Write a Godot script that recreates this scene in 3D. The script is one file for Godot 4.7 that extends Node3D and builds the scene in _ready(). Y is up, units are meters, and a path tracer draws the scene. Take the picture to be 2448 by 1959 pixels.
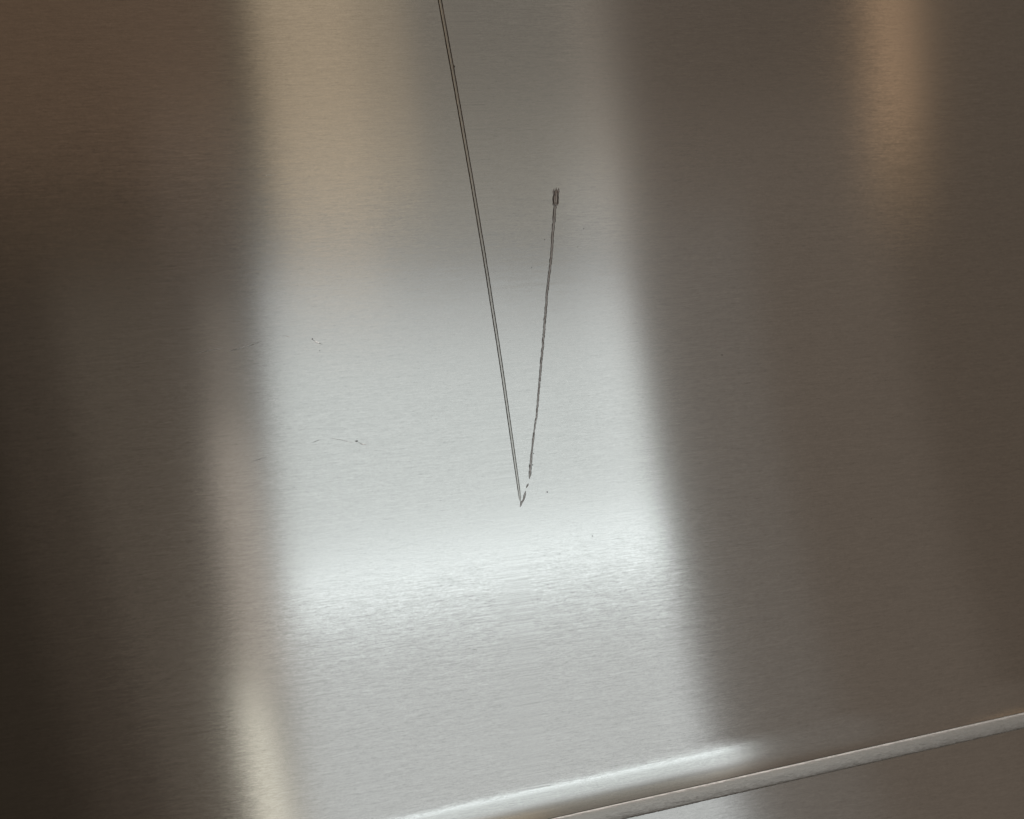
extends Node3D
# A close look at a scratched sheet of brushed stainless steel: the sheet, its flared and folded lower edge and the sheet below it.
# Lengths inside the builders are in millimetres on the sheet (MM turns them into metres).

const MM := 0.001
const TWIST := 1.4e-6
const LIP_TOP := -73.6        # where the sheet starts to flare out towards the viewer
const LIP_DROP := 8.0
const LIP_TURN := 0.42
const SKEW := 0.037           # the lower edge is not quite square to the grain
var rng := RandomNumberGenerator.new()
var steel: StandardMaterial3D
var raw_edge: StandardMaterial3D
var groove: StandardMaterial3D
var deep: StandardMaterial3D
var speck_dark: StandardMaterial3D
var hair_dull: StandardMaterial3D
var hair_mark: StandardMaterial3D


func area_lamp(called: String, at: Vector3, size: Vector2, tint: Color, energy: float, lean := 0.0, tip := 0.0) -> void:
	var l := AreaLight3D.new()
	l.name = called
	l.position = at
	l.rotation = Vector3(tip, 0.0, lean)
	l.area_normalize_energy = false
	l.area_size = size
	l.light_color = tint
	l.light_energy = energy
	l.area_range = 12.0
	l.shadow_enabled = true
	add_child(l, true)


# ---- textures -------------------------------------------------------------------------------------------------------------

# brushed grain: every row is noise smoothed along the row, so it reads as long fine streaks; wraps on both axes
func streaks(side: int, keep: float, sd: int) -> PackedFloat32Array:
	var r := RandomNumberGenerator.new()
	r.seed = sd
	var a := PackedFloat32Array()
	a.resize(side * side)
	var gain := sqrt(1.0 - keep * keep)
	for y in side:
		var k := keep + (1.0 - keep) * (r.randf() - 0.6) * 0.9
		gain = sqrt(maxf(1.0 - k * k, 0.0001))
		var v := 0.0
		var row := y * side
		for x in 200:
			v = v * k + (r.randf() - 0.5) * 3.4 * gain
		var first := v
		for x in side:
			v = v * k + (r.randf() - 0.5) * 3.4 * gain
			a[row + x] = v
		for x in 120:   # close the seam
			a[row + side - 1 - x] = lerpf(first, a[row + side - 1 - x], x / 120.0)
	return a


func grain_images(side: int) -> Array:
	var long_a := streaks(side, 0.97, 11)
	var short_a := streaks(side, 0.90, 23)
	var fine := RandomNumberGenerator.new()
	fine.seed = 5
	var n := PackedByteArray()
	n.resize(side * side * 3)
	var c := PackedByteArray()
	c.resize(side * side * 3)
	for y in side:
		var up := ((y + 1) % side) * side
		var dn := ((y + side - 1) % side) * side
		var row := y * side
		for x in side:
			var s := 0.5 * long_a[row + x] + 0.25 * (long_a[up + x] + long_a[dn + x])
			var t := 0.6 * short_a[row + x] + 0.2 * (short_a[up + x] + short_a[dn + x])
			var q := fine.randf() - 0.5
			var g := fine.randf() - 0.5
			var i := (row + x) * 3
			n[i] = clampi(int(127.5 + 26.0 * q + 5.0 * t), 0, 255)
			n[i + 1] = clampi(int(127.5 + 42.0 * s + 34.0 * t + 40.0 * g), 0, 255)
			n[i + 2] = 255
			var v := 0.942 + 0.014 * s + 0.022 * t + 0.07 * g - (0.05 * maxf(0.0, -t - 1.3))
			var b := clampi(int(255.0 * v), 0, 255)
			c[i] = b
			c[i + 1] = b
			c[i + 2] = b
	return [Image.create_from_data(side, side, false, Image.FORMAT_RGB8, n), Image.create_from_data(side, side, false, Image.FORMAT_RGB8, c)]


func make_materials() -> void:
	var pics := grain_images(2048)
	steel = StandardMaterial3D.new()
	steel.resource_name = "brushed_steel"
	steel.albedo_color = Color(0.72, 0.72, 0.72).linear_to_srgb()
	steel.albedo_texture = ImageTexture.create_from_image(pics[1])
	steel.metallic = 1.0
	steel.roughness = 0.142
	steel.anisotropy_enabled = true
	steel.anisotropy = -0.65
	steel.normal_enabled = true
	steel.normal_texture = ImageTexture.create_from_image(pics[0])
	steel.normal_scale = 0.016
	raw_edge = StandardMaterial3D.new()
	raw_edge.resource_name = "sheared_steel_edge"
	raw_edge.albedo_color = Color(0.74, 0.73, 0.715).linear_to_srgb()
	raw_edge.albedo_texture = steel.albedo_texture
	raw_edge.metallic = 0.85
	raw_edge.roughness = 0.5
	raw_edge.normal_enabled = true
	raw_edge.normal_texture = steel.normal_texture
	raw_edge.normal_scale = 0.38
	groove = StandardMaterial3D.new()
	groove.resource_name = "gouged_steel"
	groove.albedo_color = Color(0.47, 0.46, 0.445).linear_to_srgb()
	groove.metallic = 1.0
	groove.roughness = 0.2
	deep = StandardMaterial3D.new()
	deep.resource_name = "torn_steel"
	deep.albedo_color = Color(0.42, 0.395, 0.39).linear_to_srgb()
	deep.metallic = 1.0
	deep.roughness = 0.3
	speck_dark = StandardMaterial3D.new()
	speck_dark.resource_name = "dark_grit"
	speck_dark.albedo_color = Color(0.03, 0.028, 0.026).linear_to_srgb()
	speck_dark.roughness = 0.6
	hair_dull = steel.duplicate()
	hair_dull.resource_name = "dull_hair_scratch"
	hair_dull.albedo_color = Color(0.45, 0.45, 0.45).linear_to_srgb()
	hair_dull.normal_enabled = false
	hair_mark = StandardMaterial3D.new()
	hair_mark.resource_name = "bright_hair_scratch"
	hair_mark.albedo_color = Color(0.45, 0.45, 0.44).linear_to_srgb()
	hair_mark.metallic = 1.0
	hair_mark.roughness = 0.4


# ---- shapes ---------------------------------------------------------------------------------------------------------------

# height of the sheet over its plane, in mm: thin sheet metal is never quite flat
func bow(x: float, y: float) -> float:
	var d := maxf(0.0, 38.0 - y)
	return TWIST * x * d * d


func flare(x: float) -> float:
	return clampf(1.0 - 0.003 * (x - 30.0), 0.70, 1.1)


func obj(called: String, st: SurfaceTool, m: Material, parent: Node) -> MeshInstance3D:
	var o := MeshInstance3D.new()
	o.name = called
	var n := 0
	while parent.has_node(NodePath(o.name)):   # scratch, scratch_001, scratch_002 ...
		n += 1
		o.name = "%s_%03d" % [called, n]
	st.set_material(m)
	o.mesh = st.commit()
	o.cast_shadow = GeometryInstance3D.SHADOW_CASTING_SETTING_ON
	parent.add_child(o, true)
	return o


# a sheet swept along x: profile holds [y, z] in mm from top to bottom, xs the stations; ragged moves points listed in it
func swept(profile: Array, xs: Array, uv_scale: float, ragged := {}, lifted := 0.0) -> SurfaceTool:
	var st := SurfaceTool.new()
	st.begin(Mesh.PRIMITIVE_TRIANGLES)
	var rows := profile.size()
	var along := 0.0
	var dist := []
	for j in rows:
		if j > 0:
			along += Vector2(profile[j][0] - profile[j - 1][0], profile[j][1] - profile[j - 1][1]).length()
		dist.append(along)
	for i in xs.size():
		var x: float = xs[i]
		for j in rows:
			var y: float = profile[j][0]
			var z: float = profile[j][1]
			if ragged.has(j):
				y += ragged[j] * (rng.randf() - 0.5)
				z += 0.4 * ragged[j] * (rng.randf() - 0.5)
			var skew := SKEW * (x - 30.0)
			y += skew
			if lifted > 0.0:   # the edge rides on a flare that opens less towards the right
				z += (flare(x) - 1.0) * lifted
			elif z > 0.0:
				z *= flare(x)
			z += bow(x, y)
			st.set_uv(Vector2(x, dist[j] - skew) * uv_scale)
			st.add_vertex(Vector3(x, y, z) * MM)
	for i in xs.size() - 1:
		for j in rows - 1:
			var a := i * rows + j
			var b := a + rows
			for k in [a, b, a + 1, b, b + 1, a + 1]:
				st.add_index(k)
	st.generate_normals()
	return st


func stations(from: float, to: float, step: float) -> Array:
	var out := []
	var n := int(ceil((to - from) / step))
	for i in n + 1:
		out.append(lerpf(from, to, float(i) / n))
	return out


# a gouge with thrown-up burrs: pts hold (x, y, width) in mm; across holds [place from -1 to 1, height in mm] for the section
func gouge(pts: Array, across: Array, step: float, rough_w: float, rough_h: float, blunt := 0.25) -> SurfaceTool:
	var st := SurfaceTool.new()
	st.begin(Mesh.PRIMITIVE_TRIANGLES)
	st.set_smooth_group(-1)
	var line := []
	for i in pts.size() - 1:
		var a: Vector3 = pts[i]
		var b: Vector3 = pts[i + 1]
		var n := maxi(1, int(Vector2(b.x - a.x, b.y - a.y).length() / step))
		for k in n:
			line.append(a.lerp(b, float(k) / n))
	line.append(pts[pts.size() - 1])
	var m := across.size()
	for i in line.size():
		var p: Vector3 = line[i]
		var q: Vector3 = line[mini(i + 1, line.size() - 1)] - line[maxi(i - 1, 0)]
		var side := Vector2(-q.y, q.x).normalized()
		if side.x < 0.0:
			side = -side
		var shift := (rng.randf() - 0.5) * rough_w * p.z * 0.5
		var tip := clampf(minf(i, line.size() - 1 - i) / 2.0, 0.0, 1.0)
		for j in m:
			var w: float = p.z * 0.5 * (across[j][0] + rough_w * (rng.randf() - 0.5)) * (blunt + (1.0 - blunt) * tip) + shift
			var x := p.x + side.x * w
			var y := p.y + side.y * w
			var lift: float = across[j][1]
			if j > 0 and j < m - 1:
				lift = lift * (1.0 + rough_h * (rng.randf() - 0.5)) * tip + 0.006
			st.set_uv(Vector2(x, y) * 0.005)
			st.add_vertex(Vector3(x, y, lift + bow(x, y)) * MM)
	for i in line.size() - 1:
		for j in m - 1:
			var a := i * m + j
			var b := a + m
			for k in [a, a + 1, b, b, a + 1, b + 1]:
				st.add_index(k)
	st.generate_normals()
	return st


# a grain of grit or a dent's burr stuck to the sheet
func grit(s: Array) -> SurfaceTool:
	var st := SurfaceTool.new()
	st.begin(Mesh.PRIMITIVE_TRIANGLES)
	var n := 9
	var h: float = 0.35 * minf(s[2], s[3])
	var base := bow(s[0], s[1])
	st.add_vertex(Vector3(s[0], s[1], base + h) * MM)
	for ring in 2:
		for i in n:
			var a := TAU * i / n
			var k := (0.62 if ring == 0 else 1.0) * (0.85 + 0.3 * rng.randf())
			st.add_vertex(Vector3(s[0] + 0.5 * s[2] * k * cos(a), s[1] + 0.5 * s[3] * k * sin(a), base + (0.8 * h if ring == 0 else -0.01)) * MM)
	for i in n:
		var j := (i + 1) % n
		for k in [0, 1 + j, 1 + i, 1 + i, 1 + j, 1 + n + i, 1 + j, 1 + n + j, 1 + n + i]:
			st.add_index(k)
	st.generate_normals()
	return st


func tag(o: Node, label: String, category: String) -> void:
	o.set_meta("label", label)
	o.set_meta("category", category)


func _ready() -> void:
	rng.seed = 77
	# camera
	var cam := Camera3D.new()
	cam.name = "camera"
	cam.transform = Transform3D(Basis(Vector3(0.975461, -0.095920, 0.198179), Vector3(0.093999, 0.995389, 0.019097), Vector3(-0.199097, 0.0, 0.979980)), Vector3(-0.035838, 0.0, 0.176396))
	var lens := CameraAttributesPhysical.new()
	lens.frustum_focal_length = 25.97
	lens.frustum_focus_distance = 0.18
	lens.frustum_near = 0.01
	lens.frustum_far = 50.0
	lens.exposure_aperture = 9.0
	cam.attributes = lens
	cam.near = 0.01
	cam.far = 50.0
	cam.fov = 49.596
	add_child(cam)
	cam.current = true
	# surroundings: a dim brown room, and what is bright in it
	var we := WorldEnvironment.new()
	we.name = "room_air"
	var env := Environment.new()
	env.background_mode = Environment.BG_COLOR
	env.background_color = Color(0.034, 0.0255, 0.0175).linear_to_srgb()
	env.tonemap_mode = Environment.TONE_MAPPER_LINEAR
	env.tonemap_exposure = 1.0
	env.sdfgi_enabled = true
	env.ssao_enabled = true
	env.ssil_enabled = true
	we.environment = env
	add_child(we)
	area_lamp("warm_wall_light", Vector3(-1.137, 1.835, 3.000), Vector2(1.739, 1.827), Color(1.000, 0.788, 0.622), 0.0186, 0.000, 0.000)
	area_lamp("warm_wall_low_light", Vector3(-1.182, 1.745, 3.150), Vector2(1.861, 2.271), Color(1.000, 0.830, 0.675), 0.0128, 0.000, 0.000)
	area_lamp("grey_wall_light", Vector3(-0.792, -0.813, 3.050), Vector2(0.594, 2.673), Color(1.000, 0.893, 0.792), 0.0097, 0.050, 0.000)
	area_lamp("grey_wall_side_light", Vector3(-0.691, -0.826, 3.200), Vector2(0.400, 2.911), Color(1.000, 0.932, 0.841), 0.0150, 0.050, 0.000)
	area_lamp("brown_wall_light", Vector3(2.468, 0.109, 3.100), Vector2(2.785, 6.097), Color(1.000, 0.896, 0.802), 0.0270, 0.050, 0.000)
	area_lamp("dusk_wall_light", Vector3(1.832, -0.901, 3.400), Vector2(1.517, 4.256), Color(1.000, 0.943, 0.881), 0.0124, 0.050, 0.000)
	area_lamp("daylight_window", Vector3(0.333, -0.805, 2.600), Vector2(1.252, 2.583), Color(0.986, 1.000, 0.991), 0.2100, -0.055, 0.170)
	area_lamp("window_pane_light", Vector3(0.352, -0.174, 2.450), Vector2(1.144, 0.771), Color(0.930, 1.000, 0.987), 0.0729, -0.040, 0.170)
	area_lamp("window_low_light", Vector3(0.283, -1.433, 2.700), Vector2(1.276, 1.474), Color(0.972, 1.000, 1.000), 0.0141, -0.050, 0.170)
	area_lamp("bright_sill_light", Vector3(0.322, -0.445, 2.350), Vector2(1.104, 0.083), Color(0.955, 0.996, 1.000), 0.5305, 0.100, 0.000)
	area_lamp("beige_wall_light", Vector3(0.066, 1.541, 2.800), Vector2(0.517, 1.699), Color(1.000, 0.857, 0.638), 0.0508, 0.020, 0.000)
	area_lamp("beige_wall_low_light", Vector3(0.001, 1.390, 2.830), Vector2(0.313, 2.042), Color(1.000, 0.857, 0.665), 0.0376, 0.020, 0.000)
	area_lamp("pale_wall_light", Vector3(0.433, 1.679, 2.900), Vector2(1.193, 2.227), Color(1.000, 0.959, 0.884), 0.0345, 0.040, 0.000)
	area_lamp("pale_wall_side_light", Vector3(0.509, 1.835, 3.200), Vector2(1.459, 2.464), Color(1.000, 0.962, 0.902), 0.0212, 0.040, 0.000)
	area_lamp("pale_wall_low_light", Vector3(0.420, 0.790, 2.850), Vector2(1.288, 0.562), Color(1.000, 1.000, 0.936), 0.0221, 0.040, 0.000)
	area_lamp("pale_wall_lower_light", Vector3(0.428, 0.666, 2.950), Vector2(1.344, 0.342), Color(1.000, 1.000, 0.962), 0.0265, 0.040, 0.000)
	area_lamp("golden_lamp", Vector3(1.728, 1.105, 2.200), Vector2(0.123, 0.800), Color(1.000, 0.809, 0.636), 0.0928, -0.040, 0.000)
	area_lamp("golden_lamp_edge_light", Vector3(1.792, 1.034, 2.300), Vector2(0.221, 1.070), Color(1.000, 0.805, 0.568), 0.0376, -0.040, 0.000)
	area_lamp("tan_post_light", Vector3(-0.335, -0.679, 2.300), Vector2(0.108, 2.078), Color(1.000, 0.939, 0.863), 0.0531, -0.030, 0.000)
	area_lamp("tan_post_low_light", Vector3(-0.317, -0.373, 2.320), Vector2(0.126, 0.727), Color(1.000, 0.946, 0.880), 0.1039, 0.000, 0.000)
	area_lamp("cream_post_light", Vector3(-0.360, -1.189, 2.200), Vector2(0.077, 0.927), Color(1.000, 0.987, 0.912), 0.3758, 0.000, 0.000)
	area_lamp("cool_side_light", Vector3(1.224, -0.890, 2.750), Vector2(0.562, 3.057), Color(0.920, 0.985, 1.000), 0.0128, 0.020, 0.000)
	area_lamp("cool_edge_light", Vector3(0.969, -0.787, 2.720), Vector2(0.180, 3.094), Color(0.917, 0.969, 1.000), 0.0323, 0.050, 0.000)
	area_lamp("ceiling_lamp", Vector3(0.5, 2.4, 1.3), Vector2(2.2, 1.0), Color(1.0, 0.97, 0.94), 1.6, 0.0, -PI / 2.0)
	area_lamp("left_wall_light", Vector3(-0.443, 0.666, 3.300), Vector2(0.329, 1.175), Color(1.000, 0.923, 0.854), 0.0133, 0.000, 0.000)
	make_materials()

	# the lower sheet, tucked in behind the flared edge
	var low := swept([[-70.0, -3.2], [-120.0, -3.2], [-180.0, -3.2], [-260.0, -3.2]], stations(-260.0, 380.0, 16.0), 0.0072)
	var lower := obj("lower_steel_sheet", low, steel, self)
	tag(lower, "plain lower sheet of brushed steel below the flared folded edge, bottom right", "steel sheet")

	# the scratched sheet: flat, then flaring out along its lower edge
	var prof := []
	for i in 20:
		prof.append([lerpf(200.0, LIP_TOP, i / 19.0), 0.0])
	var end_y := LIP_TOP
	var end_z := 0.0
	for i in range(1, 37):   # the flare starts gently and then tightens
		var t := LIP_TURN * pow(i / 36.0, 1.1)
		end_y -= LIP_DROP / 36.0 * cos(t)
		end_z += LIP_DROP / 36.0 * sin(t)
		prof.append([end_y, end_z])
	var sheet := obj("scratched_steel_sheet", swept(prof, stations(-260.0, 380.0, 8.0), 0.0072), steel, self)
	tag(sheet, "large brushed steel sheet with a long V shaped scratch and a flared lower edge", "steel sheet")

	# its folded raw edge: a rounded arris, a coarse face, a torn lower corner, and the return behind
	var hem := []
	for i in 7:   # upper arris, from a normal that points up to one that leans a little upwards
		var t := lerpf(1.35, 0.22, i / 6.0)
		hem.append([end_y - 0.85 + 0.9 * sin(t), end_z - 0.72 + 0.9 * cos(t)])
	var face_y: float = hem[6][0]
	var face_z: float = hem[6][1]
	for i in range(1, 7):
		hem.append([face_y - 0.40 * i, face_z + 0.10 * i - 0.014 * i * i])
	face_y = hem[12][0]
	face_z = hem[12][1]
	for i in range(1, 5):   # torn lower arris
		var t := lerpf(-0.2, -1.45, i / 4.0)
		hem.append([face_y + 0.55 * (sin(t) + 0.0), face_z - 0.55 + 0.55 * cos(t)])
	hem.append([face_y - 0.5, -3.1])
	var torn := {}
	for i in range(6, 17):
		torn[i] = 0.02 + 0.010 * (i - 6)
	obj("folded_edge", swept(hem, stations(-120.0, 200.0, 0.3), 0.02, torn, end_z), raw_edge, sheet)

	# the long stroke of the V, the short ragged stroke with its broken lower end, and the stab mark where it starts
	var clean := [[-1.0, -0.02], [-0.66, 0.10], [-0.42, 0.004], [0.0, 0.010], [0.48, 0.004], [0.72, 0.06], [1.0, -0.02]]
	var long_pts := [Vector3(-7.17, 88.64, 0.934), Vector3(-6.70, 83.56, 0.935), Vector3(-5.50, 69.40, 0.937), Vector3(-4.75, 59.97, 0.905), Vector3(-3.81, 47.88, 0.856), Vector3(-2.61, 30.82, 0.808), Vector3(-1.60, 13.73, 0.759), Vector3(-1.23, 6.89, 0.725), Vector3(-0.49, -9.37, 0.658), Vector3(-0.20, -15.80, 0.590), Vector3(-0.09, -19.05, 0.434)]
	obj("scratch", gouge(long_pts, clean, 0.5, 0.06, 0.7), groove, sheet).set_meta("label", "long clean straight stroke of the V scratch")
	var short_pts := [Vector3(13.16, 41.29, 0.711), Vector3(13.00, 40.26, 0.640), Vector3(11.99, 34.78, 0.603), Vector3(11.16, 29.99, 0.567), Vector3(9.67, 23.36, 0.547), Vector3(8.81, 18.59, 0.529), Vector3(7.80, 12.99, 0.511), Vector3(6.47, 6.22, 0.492), Vector3(5.54, 1.15, 0.456), Vector3(4.93, -1.97, 0.403), Vector3(4.17, -4.72, 0.332), Vector3(3.78, -6.48, 0.524), Vector3(3.44, -8.07, 0.306), Vector3(3.19, -9.33, 0.437), Vector3(2.76, -11.43, 0.524), Vector3(2.45, -13.27, 0.567), Vector3(2.19, -14.53, 0.262)]
	obj("scratch", gouge(short_pts, clean, 0.3, 0.42, 1.2), deep, sheet).set_meta("label", "short dark ragged stroke of the V scratch")
	obj("scratch_dash", gouge([Vector3(1.94, -15.27, 0.218), Vector3(1.69, -15.67, 0.392), Vector3(1.32, -16.23, 0.218)], clean, 0.15, 0.4, 0.8), deep, sheet)
	obj("scratch_dash", gouge([Vector3(1.19, -16.72, 0.174), Vector3(0.98, -17.47, 0.478), Vector3(0.62, -18.45, 0.391), Vector3(0.22, -19.00, 0.347)], clean, 0.15, 0.4, 0.8), deep, sheet)
	obj("scratch_dash", gouge([Vector3(0.44, -18.52, 0.261), Vector3(0.04, -19.07, 0.478), Vector3(-0.26, -19.89, 0.304)], clean, 0.15, 0.3, 0.8), deep, sheet)
	var stab := obj("stab_mark", gouge([Vector3(13.77, 44.29, 0.623), Vector3(13.61, 43.61, 0.934), Vector3(13.43, 42.66, 1.378), Vector3(13.30, 41.80, 1.334), Vector3(13.17, 41.03, 0.800)], [[-1.0, -0.02], [-0.72, 0.16], [-0.45, 0.02], [-0.1, 0.07], [0.15, 0.015], [0.45, 0.03], [0.72, 0.14], [1.0, -0.02]], 0.14, 0.16, 0.6, 0.6), deep, sheet)
	for p in [[Vector3(12.94, 43.21, 0.222), Vector3(13.08, 43.89, 0.355), Vector3(13.25, 44.49, 0.178)], [Vector3(13.63, 43.87, 0.178), Vector3(13.72, 44.30, 0.285), Vector3(13.78, 44.73, 0.133)], [Vector3(14.06, 43.15, 0.223), Vector3(14.19, 43.93, 0.356), Vector3(14.27, 44.62, 0.178)], [Vector3(12.70, 41.66, 0.266), Vector3(12.86, 41.05, 0.444), Vector3(13.66, 41.01, 0.356), Vector3(13.94, 41.95, 0.267)]]:
		obj("burr", gouge(p, clean, 0.12, 0.4, 0.8, 0.6), deep, stab)

	# grit and short hair scratches
	for s in [[5.64, -17.48, 0.228, 0.439], [14.27, -27.56, 0.233, 0.269], [17.15, 32.15, 0.215, 0.215], [10.19, 34.10, 0.177, 0.230], [6.93, 28.53, 0.158, 0.263], [18.77, 35.88, 0.180, 0.216], [-38.10, 17.37, 0.317, 0.238], [-36.93, 14.98, 0.191, 0.159], [-31.53, -3.24, 0.646, 0.258], [-41.94, -1.94, 0.142, 0.142], [-5.05, 70.11, 0.256, 0.512], [3.58, -9.33, 0.262, 0.219], [3.16, -11.64, 0.280, 0.262], [-87.18, 1.95, 0.212, 0.212], [46.67, 7.30, 0.287, 0.287], [-86.33, -19.66, 0.171, 0.171], [-73.12, -16.26, 0.147, 0.176], [-64.04, 3.47, 0.180, 0.150], [-74.82, 20.17, 0.146, 0.146], [-57.46, -17.38, 0.183, 0.152], [58.89, -10.15, 0.197, 0.197], [77.82, -31.48, 0.246, 0.205], [-30.83, -40.80, 0.163, 0.163]]:
		obj("speck", grit(s), speck_dark, sheet)
	var thin := [[-1.0, -0.01], [-0.2, 0.03], [0.3, 0.02], [1.0, -0.01]]
	for h in [[Vector3(-38.07, 17.28, 0.095), Vector3(-37.33, 16.65, 0.191), Vector3(-36.18, 16.15, 0.096)], [Vector3(-31.34, -3.42, 0.097), Vector3(-30.50, -4.00, 0.194), Vector3(-29.38, -4.20, 0.097)], [Vector3(-36.62, -2.15, 0.064), Vector3(-34.51, -2.69, 0.112), Vector3(-32.17, -3.58, 0.065)], [Vector3(-43.74, 18.46, 0.063), Vector3(-42.97, 18.32, 0.126), Vector3(-42.04, 18.08, 0.063)], [Vector3(-40.35, -2.75, 0.063), Vector3(-39.38, -2.52, 0.111), Vector3(-38.22, -2.15, 0.064)]]:
		obj("hair_scratch", gouge(h, thin, 0.3, 0.2, 0.5), hair_dull, sheet)
	for h in [[Vector3(-53.98, 16.21, 0.077), Vector3(-52.02, 16.61, 0.138), Vector3(-49.64, 17.14, 0.170), Vector3(-47.66, 17.63, 0.093)], [Vector3(-59.69, 16.35, 0.060), Vector3(-57.37, 16.72, 0.106), Vector3(-54.67, 16.98, 0.061)], [Vector3(-51.72, -5.21, 0.062), Vector3(-50.29, -4.88, 0.124), Vector3(-48.54, -4.50, 0.062)], [Vector3(-44.68, 49.59, 0.047), Vector3(-43.12, 49.60, 0.094), Vector3(-41.62, 49.62, 0.047)]]:
		obj("hair_scratch", gouge(h, thin, 0.3, 0.2, 0.5), hair_mark, sheet)
